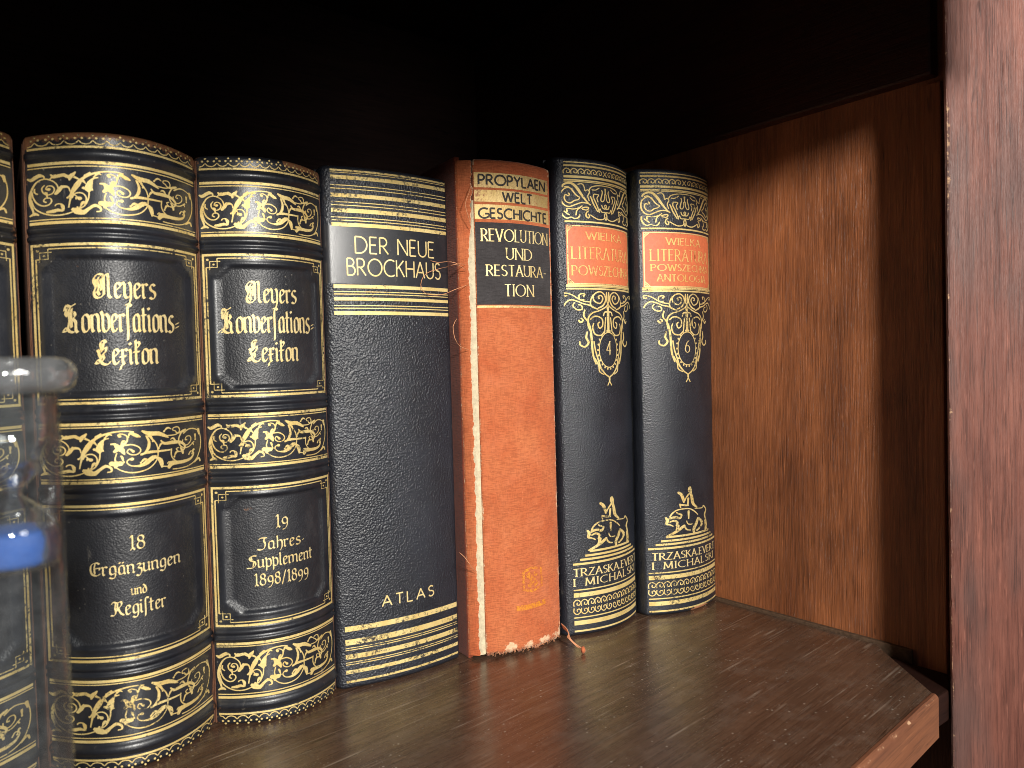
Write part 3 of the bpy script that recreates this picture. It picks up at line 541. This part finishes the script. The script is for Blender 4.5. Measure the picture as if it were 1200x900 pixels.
def lex_midx(W):
    def f(t, z):
        x = t*W
        for a, b in PANELS:
            if a+.0004 < z < b-.0004 and .0052 < x < W-.0052: return 0
        return 1
    return f
def lexicon(X, Y, th, W, sag, label, lines, seed, headwear):
    root = tag(empty('lexicon_volume', (X, Y, 0), th), label, 'book', 'gilt lexicon volumes standing at the left of the row')
    H = .25; sp = Spine(W, sag, H, lex_relief_for(W))
    def wear(t, z, y=0):
        e = min(t, 1-t)*W
        w = .62*sstep(.0022, 0, e)*(.6+.6*wnoise(z*40, seed, 2)) + .85*sstep(.0075, 0, H-z)*headwear(t) + .5*sstep(.003, 0, z)
        # a rubbed scar low on the spine's panels
        w += .55*max(0, 1-((t-.24)/.1)**2-((z-.0955)/.0016)**2) if seed == 19 else 0
        w += .36*max(0, 1-((t-.2)/.08)**2-((z-.1985)/.002)**2) if seed == 18 else 0
        w += .35*max(0, wnoise(t*14+seed, z*130, seed)-.35)*sstep(.0015, .0, min(abs(z-(a+b)/2) for a, b in RIDGES))
        return w
    spn = spine_body('spine', sp, [M_navy_fine, M_navy_tool], root, (.0008, .0008), .005, 46, .00062, wear, lex_midx(W))
    boards(root, W, H-.001, M_joint, (.0012, .0012), .0075, .17)
    # cracked brown joints either side
    for x in (-.0010, W+.0003):
        v, f = [], []
        for j in range(121):
            z = .001+.247*j/120; d = .0006*wnoise(z*90, x*1e4, seed); k = .0004*abs(wnoise(z*210, x*1e4+5, seed))
            for q in range(5):
                u = q/4; v.append((x+.0007*u+d*.3, .0005+.002*abs(u-.5)*2+d+k*(q % 2), z))
        for j in range(120):
            for q in range(4): f.append((j*5+q, j*5+q+1, (j+1)*5+q+1, (j+1)*5+q))
        mesh('joint', v, f, M_joint, root)
    g = Tool(sp); g.wear = lambda t, z: wear(t, z)*.8
    ML, MR = .004, .996
    for z, wd in ((.2440, .0009), (.2380, .0011), (.2366, .0004), (.2167, .0004), (.2154, .0011), (.1371, .0011), (.1358, .0004),
                  (.1156, .0004), (.1144, .0011), (.0362, .0011), (.0350, .0004), (.0139, .0004), (.0125, .0011), (.0051, .0008)):
        g.line(z, wd, ML, MR)
    for zt, zb in ((.2069, .1454), (.1052, .0443)):
        bl = .0011/W
        g.line(zt, .0010, .004, .996); g.line(zb, .0010, .004, .996); g.rect(.004, .004+bl*.65, zb, zt); g.rect(.996-bl*.65, .996, zb, zt)
        i = .0015; t0 = .028; t1 = .972
        sq = .0030
        g.line(zt-i, .00042, t0+sq/W*1.3, t1-sq/W*1.3); g.line(zb+i, .00042, t0+sq/W*1.3, t1-sq/W*1.3)
        g.rect(t0-.2*bl, t0+.25*bl, zb+i+sq*1.3, zt-i-sq*1.3); g.rect(t1-.25*bl, t1+.2*bl, zb+i+sq*1.3, zt-i-sq*1.3)
        for tt, sx in ((t0, 1), (t1, -1)):                     # little key squares in the corners
            for zz, sz in ((zt-i, -1), (zb+i, 1)):
                x = (tt-.5)*W; u = .00034
                P = lambda a, b: (x+sx*a*.001, zz+sz*b*.001)
                for pth in ([P(0, 3.9), P(1.3, 3.9)], [P(3.9, 0), P(3.9, 1.3)], [P(1.3, 1.3), P(3.9, 1.3), P(3.9, 3.9), P(1.3, 3.9), P(1.3, 1.3)], [P(1.3, 3.9), P(1.3, 5)], [P(3.9, 1.3), P(5, 1.3)]):
                    g.ribbon(pth, u, False)
                g.dot(*P(2.6, 2.6), .0004); g.dot(*P(.5, .5), .0005)
    for zb, up in ((.2450, 1), (.0043, -1)):                    # lace edge: small arches and pearls
        n = 13
        for k in range(n):
            x = (-.5+(k+.5)/n)*W*.985; p = W*.985/n
            g.ribbon([(x-p/2, zb), (x-p*.2, zb+up*.0004), (x, zb+up*.0014), (x+p*.2, zb+up*.0004), (x+p/2, zb)], .0004)
            g.dot(x-p*.24, zb+up*.0023, .00042); g.dot(x+p*.24, zb+up*.0023, .00042); g.dot(x, zb+up*.0034, .0004)
    g.pieces('gilt_border', M_gilt, spn, (.21, .14, .11, .04))
    for zlo, zhi in ((.2170, .2362), (.1160, .1354), (.0143, .0346)):
        g = Tool(sp); g.wear = lambda t, z: wear(t, z)*.7
        for s_ in TR['band']:
            P = [((a/1000-.5)*W*.985, zlo+(zhi-zlo)*(.035+b/1000*.95), max(3.7, c*.82 if c < 8 else c*1.0)*1e-4) for a, b, c in s_]
            g.ribbon(P, step=.0006, ax=1.2)
            for q in P:
                if q[2] > .00085: g.dot(q[0], q[1], q[2]*.56, ax=1.15)
        for a, b, da, db, c in ((.265, .20, .03, .10, 8), (.445, .30, -.02, .12, 7), (.43, .62, .03, .10, 7), (.475, .80, .03, .06, 7), (.545, .26, .05, .03, 8), (.62, .30, .05, -.03, 8), (.625, .68, -.03, .1, 8), (.66, .52, .04, .08, 7),
                                (.765, .30, .03, .08, 7), (.78, .62, -.04, .05, 7), (.26, .72, .04, -.06, 8), (.11, .78, .05, .05, 7), (.085, .52, .01, -.12, 7), (.20, .40, .05, .02, 7), (.345, .80, .04, .05, 8), (.905, .30, .02, .07, 7), (.935, .60, .0, .12, 7), (.70, .86, .05, .03, 7)):
            q = [((a+da*u-.5)*W*.985, zlo+(zhi-zlo)*(b+db*u+.05*sin(pi*u)), c*1e-4*w) for u, w in ((0, .3), (.35, 1), (.65, .9), (1, .25))]
            g.ribbon(q, step=.0005, ax=1.2); g.dot(q[0][0], q[0][1], .0004)
        g.build('gilt_scrollwork', M_gilt, spn)
    g = Tool(sp)
    S = ('frak', .00116)
    g.text(list('Meyers'), FRAK, 0, .0232, .1860, .0062, S, .17)
    g.text(['K', 'o', 'n', 'v', 'e', 'r', 'L_s', 'a', 't', 'i', 'o', 'n', 's', '-'], FRAK, 0, .0430, .1727, .0073, S, .17)
    g.text(list('Lexikon'), FRAK, 0, .0232, .1600, .0063, S, .17)
    g.build('title_lettering', M_gilt_text, spn)
    g = Tool(sp)
    for ch, wd, z, sz, nb in lines: g.text(ch, FRAK, .0005, wd, z, sz, ('frak', nb), .17)
    g.build('volume_lettering', M_gilt_text, spn)
    return root
R = radians
A_ = 'A_'; LS = 'L_s'
l18 = [(list('18'), .0055, .0870, .0041, .00072), (['E', 'r', 'g', A_, 'n', 'z', 'u', 'n', 'g', 'e', 'n'], .0345, .0775, .0036, .00074), (list('und'), .0056, .0689, .0026, .0006), (['R', 'e', 'g', 'i', LS, 't', 'e', 'r'], .0206, .0613, .0038, .00074)]
l19 = [(list('19'), .0055, .0862, .0042, .00072), (['J', 'a', 'h', 'r', 'e', 's', '='], .0218, .0768, .0036, .00074), (list('Supplement'), .0307, .0690, .0037, .00074), (list('1898/1899'), .0255, .0611, .0040, .00070)]
l17 = [(list('1'), .0016, .0870, .0041, .00072)]
lexicon(.0389, .3519, R(-4.07), .0612, .0198, 'thick navy and gilt lexicon volume lettered 18, behind the small glass sand timer', l18, 18, lambda t: 1.0-.1*t)
lexicon(.1018, .3465, R(-2.91), .0542, .0123, 'navy and gilt lexicon volume lettered 19 with a torn head, beside the atlas', l19, 19, lambda t: .25 if t < .62 else 1.05)
lexicon(-.0275, .3545, R(-3), .0612, .0165, 'navy and gilt lexicon volume cut off at the left edge of the photo', l17, 17, lambda t: .95)

# ------------------------------------------------------------------ the atlas
def atlas():
    W, sag, H = .0635, .0042, .2535
    root = tag(empty('atlas_volume', (.1607, .3423, 0), R(-3.45)), 'pebbled navy leather atlas with plain gold bars and thin gold capitals', 'book')
    sp = Spine(W, sag, H)
    wear = lambda t, z, y=0: .5*sstep(.0018, 0, H-z) + .52*sstep(.0016, 0, z) + .3*sstep(.02, 0, t)*max(0, wnoise(z*60, 3))
    inlab = lambda t, z: 1 if .1972 < z < .2243 else 0
    spn = body = spine_body('spine', sp, [M_pebble, M_smooth], root, (.0034, .0012), .008, 40, .0012, wear, lambda t, z: inlab(t, z))
    for p in body.data.polygons:                                # shoulders are pebbled too
        if p.material_index == 1 and not (.1972 < p.center.z < .2243): p.material_index = 0
    boards(root, W, H, M_pebble, (.0034, .0012), .0105, .175)
    g = Tool(sp)
    for z, wd in ((.2511, .0009), (.2500, .0003), (.2478, .0018), (.2392, .0019), (.2320, .0020), (.2252, .0018), (.1956, .0017), (.1896, .0015), (.1828, .0017),
                  (.0296, .0025), (.0231, .0027), (.0160, .0023), (.0086, .0018), (.0038, .0011)):
        g.line(z, wd, .008, .995)
    for z in (.2440, .2424, .2360, .2345, .2287, .2273, .1931, .1919, .1864, .1851, .0203, .0193, .0132, .0122): g.line(z, .00042, .008, .995)
    g.pieces('gilt_bars', M_gilt, spn, (.21, .1))
    g = Tool(sp)
    g.text(list('DER NEUE'), CAPS, .0012, .0433, .2118, .0079, ('mono', .00072), .2, .5)
    g.text(list('BROCKHAUS'), CAPS, .001, .0512, .2010, .0081, ('mono', .00072), .17)
    g.build('title_lettering', M_gilt_text, spn)
    g = Tool(sp)
    g.text(list('ATLAS'), CAPS, .0018, .0290, .0380, .0052, ('mono', .00070), .34)
    g.build('volume_lettering', M_gilt_text, spn)
atlas()

# ------------------------------------------------------------------ the worn orange history
def orange():
    W, sag, H = .0470, .0046, .2640
    root = tag(empty('history_volume', (.2356, .3285, 0), R(-6.4)), 'worn orange cloth book with frayed edges and a torn joint', 'book')
    sp = Spine(W, sag, H, lambda t, z: .00022*wnoise(t*9, z*55, 4) + .00035*wnoise(t*3, z*14, 8))
    def wear(t, z, y=0):
        e = min(t, 1-t)*W
        return .66*sstep(.0013, 0, e)*(.7+.6*wnoise(z*70, 4)) + .80*sstep(.0105, .004, z)*(.62+.8*wnoise(t*9, z*120, 6)) + .5*sstep(.0022, 0, H-z) + .1*max(0, wnoise(t*4, z*22, 9))
    spn = spine_body('spine', sp, [M_orange], root, (.0002, .0016), .004, 44, .0012, wear, None, .0016, lambda t: .0022*wnoise(t*14, 2.2) + .0010*wnoise(t*60, 4) - .0004)
    # cream lining bared where the cloth has split along the left joint
    v, f = [], []
    for j in range(141):
        z = .0022+.24*j/140
        wl = .0038 + .0006*wnoise(z*30, 2) - .0030*sstep(.205, .245, z); d = .0004*wnoise(z*150, 3)
        for q in range(7): u = q/6; v.append((-.0002-wl*(1-u), .0009+.0015*(1-u)+d*sin(pi*u)-.0005*sin(pi*u), z))
    for j in range(140):
        for q in range(6): f.append((j*7+q, j*7+q+1, (j+1)*7+q+1, (j+1)*7+q))
    mesh('torn_lining', v, f, M_lining, root)
    # torn cloth lip left of the lining, then the cover board itself
    v, f, wv = [], [], []
    for j in range(221):
        z = .002+.261*j/220
        rx = -.0037 - .0006*wnoise(z*30, 2) + .0010*wnoise(z*160, 5) + .0008*wnoise(z*420, 2) + .0030*sstep(.205, .25, z); lx = -.0078 + .0005*wnoise(z*25, 8)
        for q in range(7):
            u = q/6; x = lx+(rx-lx)*u; v.append((x, .0042*(1-u)**1.5 + .0012 + .0003*wnoise(z*80, u*3), z)); wv.append(.15 + .5*(u > .9) + .35*(q == 0))
        v.append((lx+.0008, .0085, z)); wv.append(0)
    for j in range(220):
        for q in range(6): f.append((j*8+q, j*8+q+1, (j+1)*8+q+1, (j+1)*8+q))
        f.append((j*8+7, j*8, (j+1)*8, (j+1)*8+7))
    mesh('torn_joint', v, f, M_orange, root, wear=wv)
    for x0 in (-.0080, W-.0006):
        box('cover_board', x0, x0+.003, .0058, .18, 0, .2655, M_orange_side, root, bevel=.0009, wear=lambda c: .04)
    box('page_block', -.0048, W-.0006, .009, .176, .003, .2605, M_paper, root, bevel=0)
    # three gold foil strips with dark capitals, then the charcoal title block
    g = Tool(sp); g.wear = lambda t, z: .42*sstep(.45, .95, t)*(1 if z > .2405 else .4) + .3*sstep(.04, 0, min(t, 1-t))
    for z0, z1 in ((.2489, .2567), (.2415, .2477), (.2325, .2401)): g.rect(.0, .995, z0, z1)
    g.line(.1866, .0011, .0, .99)
    g.pieces('gilt_strip', M_foil, spn, (.2483, .2408, .2))
    g = Tool(sp, .00010); g.rect(.0, .995, .1876, .2308); g.build('title_block', M_char_cloth, spn)
    g = Tool(sp, .0002)
    g.text(list('PROPYLAEN'), CAPS, -.0004, .0415, .2504, .0051, ('mono', .00098), .2)
    g.text(list('WELT'), CAPS, .0006, .0185, .2419, .0050, ('mono', .00098), .22)
    g.text(list('GESCHICHTE'), CAPS, -.0002, .0425, .2330, .0051, ('mono', .00098), .2)
    g.build('series_lettering', M_dark_print, spn)
    g = Tool(sp, .0002); S = ('roman', .00085, .0007)
    g.text(list('REVOLUTION'), CAPS, .0004, .0415, .2210, .0063, S, .2)
    g.text(list('UND'), CAPS, .0007, .0158, .2116, .0059, S, .24)
    g.text(list('RESTAURA-'), CAPS, .0006, .0375, .2028, .0057, S, .2)
    g.text(list('TION'), CAPS, .0003, .0180, .1922, .0061, S, .24)
    g.build('title_lettering', M_gilt_text, spn)
    g = Tool(sp, .00008); c = .0035                             # rubbed remains of a stamped device
    g.ribbon([(c-.0055, .0440), (c, .0452), (c+.0062, .0440), (c+.0064, .0345), (c, .0325), (c-.0058, .0340), (c-.0055, .0440)], .0016, False)
    g.ribbon([(c-.003, .0425), (c+.003, .0355)], .003, False); g.ribbon([(c+.003, .0425), (c-.002, .0350)], .0028, False)
    g.ribbon([(c-.0105, .0247), (c-.004, .0243), (c+.003, .0246), (c+.0088, .0250)], .0028, False)
    g.build('worn_stamp', M_faded, spn)
    # loose threads (world points turned into the book's frame)
    inv = (Matrix.Translation((.2356, .3285, 0)) @ Matrix.Rotation(R(-6.4), 4, 'Z')).inverted()
    T = [[(2125,3375,2106),(2149,3330,2090),(2176,3290,2091),(2209,3260,2083),(2300,3300,2055)],
         [(2300,3300,2085),(2215,3250,2077),(2175,3290,2065),(2134,3330,2052),(2087,3345,2033),(2056,3345,1994),(2052,3340,1955),(2078,3335,1928),(2129,3320,1922),(2170,3300,1929),(2198,3270,1945),(2310,3300,1980)],
         [(2175,3250,606),(2194,3230,581),(2219,3220,539),(2300,3280,470)], [(2210,3262,1800),(2180,3255,1760),(2185,3250,1700),(2215,3250,1660),(2300,3290,1640)],
         [(2330,3270,2500),(2290,3240,2440),(2262,3235,2380),(2285,3240,2320),(2320,3270,2270)]]
    for pts in T:
        v, f = [], []
        P = catmull([inv @ Vector((a/1e4, b/1e4, c/1e4)) for a, b, c in pts], .003)
        tube(P, .00016, v, f); mesh('loose_thread', v, f, M_thread, root)
    for k in range(3):                                          # frayed strands and their knot at the lower right corner
        v, f = [], []
        K = [(2800+6*k, 3190, 110-12*k), (2790, 3130-8*k, 95-10*k), (2765-10*k, 3075, 62+7*k), (2770, 3030, 40-4*k), (2782, 2990+10*k, 24)]
        tube(catmull([inv @ Vector((a/1e4, b/1e4, c/1e4)) for a, b, c in K], .002), .0003, v, f)
        mesh('frayed_strand', v, f, M_thread, root)
    v, f = [], []
    for i in range(7):
        for j in range(10):
            ph, q = pi*i/6, 2*pi*j/10; rr = .0016*(1+.3*wnoise(i*.7, j*.9)); p = inv @ Vector((.2782, .2995, .002)) 
            v.append((p.x+rr*sin(ph)*cos(q)*.8, p.y+rr*sin(ph)*sin(q)*.8, p.z+rr*1.2*cos(ph)))
    for i in range(6):
        for j in range(10): f.append((i*10+j, i*10+(j+1) % 10, (i+1)*10+(j+1) % 10, (i+1)*10+j))
    mesh('frayed_knot', v, f, M_orange, root)
    v, f = [], []                                               # fluff along the split foot and the edges
    for k in range(150):
        t = random.random(); p = sp.at(t, .0022+.0018*random.random(), .0001)
        q = p + Vector((random.uniform(-.0012, .0012), -random.uniform(.0001, .0009), -random.uniform(.0002, .0019)))
        tube([p, (p+q)/2+Vector((random.uniform(-.0004, .0004), -.0003, 0)), q], .00010, v, f, 4)
    for k in range(170):
        z = random.uniform(.005, .262); t = random.choice((.0, 1.)); p = sp.at(t, z, .0001)
        q = p + Vector((random.uniform(.0002, .0012)*(1 if t else -1), -random.uniform(-.0002, .0006), random.uniform(-.0012, .0012)))
        tube([p, (p+q)/2+Vector((0, -.0002, 0)), q], .00008, v, f, 4)
    mesh('frayed_fibres', v, f, M_thread, root)
orange()

# ------------------------------------------------------------------ the two literature volumes
def literature(X, Y, th, W, sag, a, label, antho, num):
    H = .2713
    root = tag(empty('literature_volume', (X, Y, 0), th), label, 'book', 'navy literature volumes with orange title labels')
    sp = Spine(W, sag, H)
    wear = lambda t, z, y=0: .45*sstep(.0015, 0, H-z) + .35*sstep(.0015, 0, z) + (.95*max(0, 1-((t-.62)/.2)**2-((z-.0014)/.002)**2) if num == '6' else 0)
    m = leather('navy_morocco_leather_volume_'+('six' if num == '6' else 'four'), (.0100, .0118, .0172), 1250, .5, .40, wear_col=(.45, .2, .1), scuff=.3) if num == '6' else M_pebble2
    spn = spine_body('spine', sp, [m], root, a, .008, 44, .0012, wear)
    boards(root, W, H, M_pebble2, a, .0105, .18)
    t0, t1 = .014, .986
    g = Tool(sp)
    for z, wd in ((.2685, .0006), (.2666, .0010), (.2604, .0013), (.2585, .0007), (.2577, .0005), (.2353, .0009), (.1995, .0009), (.1987, .0004), (.1976, .0009),
                  (.0264, .0007), (.0235, .0025), (.0106, .0007), (.0076, .0025), (.0029, .0010)): g.line(z, wd, t0, t1)
    for z, ta, tb in ((.0480, .19, .81), (.0457, .14, .86), (.0436, .085, .915), (.0412, t0, t1)): g.line(z, .0012, ta, tb)
    n = 13
    for k in range(n):                                          # running scrolls: one row at the head, a mirrored pair at the foot
        x = (-.5+t0+(t1-t0)*(k+.5)/n)*W; p = (t1-t0)*W/n; sgn = 1 if k < n/2-.6 else -1
        rows = [(.2634, 1, .00155)] + [(.0189, 1, .0019), (.0144, -1, .0019)]
        for z, up, r in rows:
            if k == n//2 and z > .2:
                g.ribbon([(x-r, z-r), (x+r, z+r)], .0006, False); g.ribbon([(x-r, z+r), (x+r, z-r)], .0006, False); continue
            g.ribbon([(x-sgn*p*.5, z-up*r*.9), (x-sgn*p*.52, z+up*r*.3), (x-sgn*p*.1, z+up*r), (x+sgn*p*.36, z+up*r*.3), (x+sgn*p*.2, z-up*r*.6), (x-sgn*p*.12, z-up*r*.4), (x-sgn*p*.05, z+up*r*.2)], .00058)
    g.pieces('gilt_border', M_gilt, spn, (.245, .215, .1))
    for nm, off in (('top', 0), ('pend', 0)):
        g = Tool(sp)
        for s_ in TR[nm]:
            P = [(x*1e-4, z*1e-4, max(5, w*(.95 if nm == 'pend' else 1.1))*1e-4) for x, z, w in s_]
            g.ribbon(P, step=.0006, ax=1.35); g.ribbon([(-x, z, w) for x, z, w in P], step=.0006, ax=1.35)
        if nm == 'pend':
            cx, cz, rx, rz = 0, .1627, .0074, .0101
            g.ribbon([(cx+rx*cos(2*pi*i/40), cz+rz*sin(2*pi*i/40)) for i in range(41)], .0006, False)
            for i in range(22):
                q = 2*pi*i/22; g.dot(cx+rx*1.12*cos(q), cz+rz*1.09*sin(q), .00062)
        g.build('gilt_scrollwork' if nm == 'top' else 'gilt_pendant', M_gilt, spn)
    g = Tool(sp)
    g.text([num], CAPS, 0, .0036, .1602, .0074, ('roman', .00085, .0007))
    g.build('volume_number', M_gilt_text, spn)
    g = Tool(sp)
    for s_ in TR['bull']:
        g.ribbon([(x*1e-4, z*1e-4-.0001, max(5, w*1.0)*1e-4) for x, z, w in s_], step=.0005, ax=1.5)
        for x, z, w in s_:
            if w > 10: g.dot(x*1e-4, z*1e-4-.0001, w*.52e-4, ax=1.5)
    g.build('gilt_bull_emblem', M_gilt, spn)
    g = Tool(sp, .00008); g.rect(.022, .978, .1999, .2334); g.build('title_label', M_orange_label, spn)
    g = Tool(sp, .00018)
    g.rect(.03, .042, .2003, .2330); g.rect(.958, .97, .2003, .2330); g.line(.2329, .0006, .03, .97); g.line(.2004, .0006, .03, .97)
    for sx in (-1, 1):
        for z, u in ((.2328, -1), (.2005, 1)):
            for q in (.0022, .0034): g.ribbon([(sx*(.47*W-q), z), (sx*.47*W, z+u*q)], .0005, False)
    g.build('label_border', M_gilt_dull, spn)
    g = Tool(sp, .0002)
    fade = lambda t, z: .30 + .22*sstep(.3, .6, t)
    g.wear = fade
    S = ('roman', .00085, .0007)
    if antho:
        rows = (('WIELKA', .0280, .2256, .0041, S), ('LITERATURA', .0470, .2159, .0068, ('roman', .0009, .0007)), ('POWSZECHNA', .0465, .2099, .0038, S), ('ANTOLOGJA', .0400, .2036, .0040, S))
    else:
        rows = (('WIELKA', .0290, .2256, .0040, S), ('LITERATURA', .0458, .2145, .0066, ('roman', .0009, .0007)), ('POWSZECHNA', .0458, .2052, .0054, S))
    for tx, wd, z, sz, s_ in rows: g.text(list(tx), CAPS, 0, wd, z, sz, s_, .24)
    g.build('title_lettering', M_label_gold, spn)
    g = Tool(sp)
    S = ('roman', .00088, .0007)
    g.text(list('TRZASKA.EVERT'), CAPS, .0002, .0528, .0343, .0042, S, .2)
    g.text(list('I'), CAPS, -.0258, .0002, .0287, .0041, S); g.text(list('MICHALSKI'), CAPS, .0022, .0440, .0287, .0041, S, .28)
    g.build('publisher_lettering', M_gilt_text, spn)
literature(.2915, .3217, R(2.0), .0541, .0074, (.0040, .0012), 'navy leather volume with orange label, numbered 4, next to the orange cloth book', False, '4')
literature(.3483, .3164, R(-6.2), .0582, .0086, (.0014, .0010), 'navy leather volume with orange label, numbered 6, against the side of the bookcase', True, '6')

# ------------------------------------------------------------------ the sand timer
def lathe(name, prof, mat, parent, seg=64, closed=False):
    v = [(r*cos(2*pi*k/seg), r*sin(2*pi*k/seg), z) for r, z in prof for k in range(seg)]; n = len(prof); f = []
    for i in range(n if closed else n-1):
        for k in range(seg): f.append((i*seg+k, i*seg+(k+1) % seg, ((i+1) % n)*seg+(k+1) % seg, ((i+1) % n)*seg+k))
    return mesh(name, v, f, mat, parent)
TX, TY = .0168, .2000
tm = tag(empty('sand_timer', (TX, TY, 0)), 'small clear glass sand timer with blue sand, out of focus in the left foreground', 'sand timer')
# pixel rows of the photo at this distance give the heights
rt = .0096
tb = [(rt, .004), (rt, .1500)]
lathe('outer_tube', [(rt, .0035), (rt, .03), (rt, .06), (rt, .1), (rt, .1524)], M_glass, tm)
def ringcap(z0, z1, r):
    p = [(.0001, z0)]; m = (z1-z0)/2
    p += [(r-m, z0)] + [(r-m+m*sin(q), (z0+z1)/2-m*cos(q)) for q in [pi*i/10 for i in range(1, 10)]] + [(r-m, z1), (.0001, z1-.0006)]
    return p
lathe('top_cap', ringcap(  .1526, .1606, .0134), M_haze_cap, tm)
lathe('base_cap', ringcap(.0002, .0035, .0132), M_haze_cap, tm)
zn = .1310
bulb = [(.0090, .1518), (.0090, .1462), (.0087, .1420), (.0070, .1376), (.0040, .1339), (.0020, .1319), (.0016, zn), (.0020, .1301), (.0042, .1284), (.0068, .1262), (.0086, .1236), (.0091, .1205), (.0091, .1166), (.0084, .1149), (.0058, .1142), (.0001, .1139)]
bp = [(r, z) for r, z in catmull(bulb, .0006)]
lathe('inner_bulb', bp, M_bulb, tm)
lathe('blue_sand', [(.0001, .1150), (.0060, .1152), (.0082, .1158), (.0087, .1170), (.0087, .1205), (.0085, .1225), (.0079, .1230), (.0040, .1231), (.0001, .1233)], M_sand, tm)
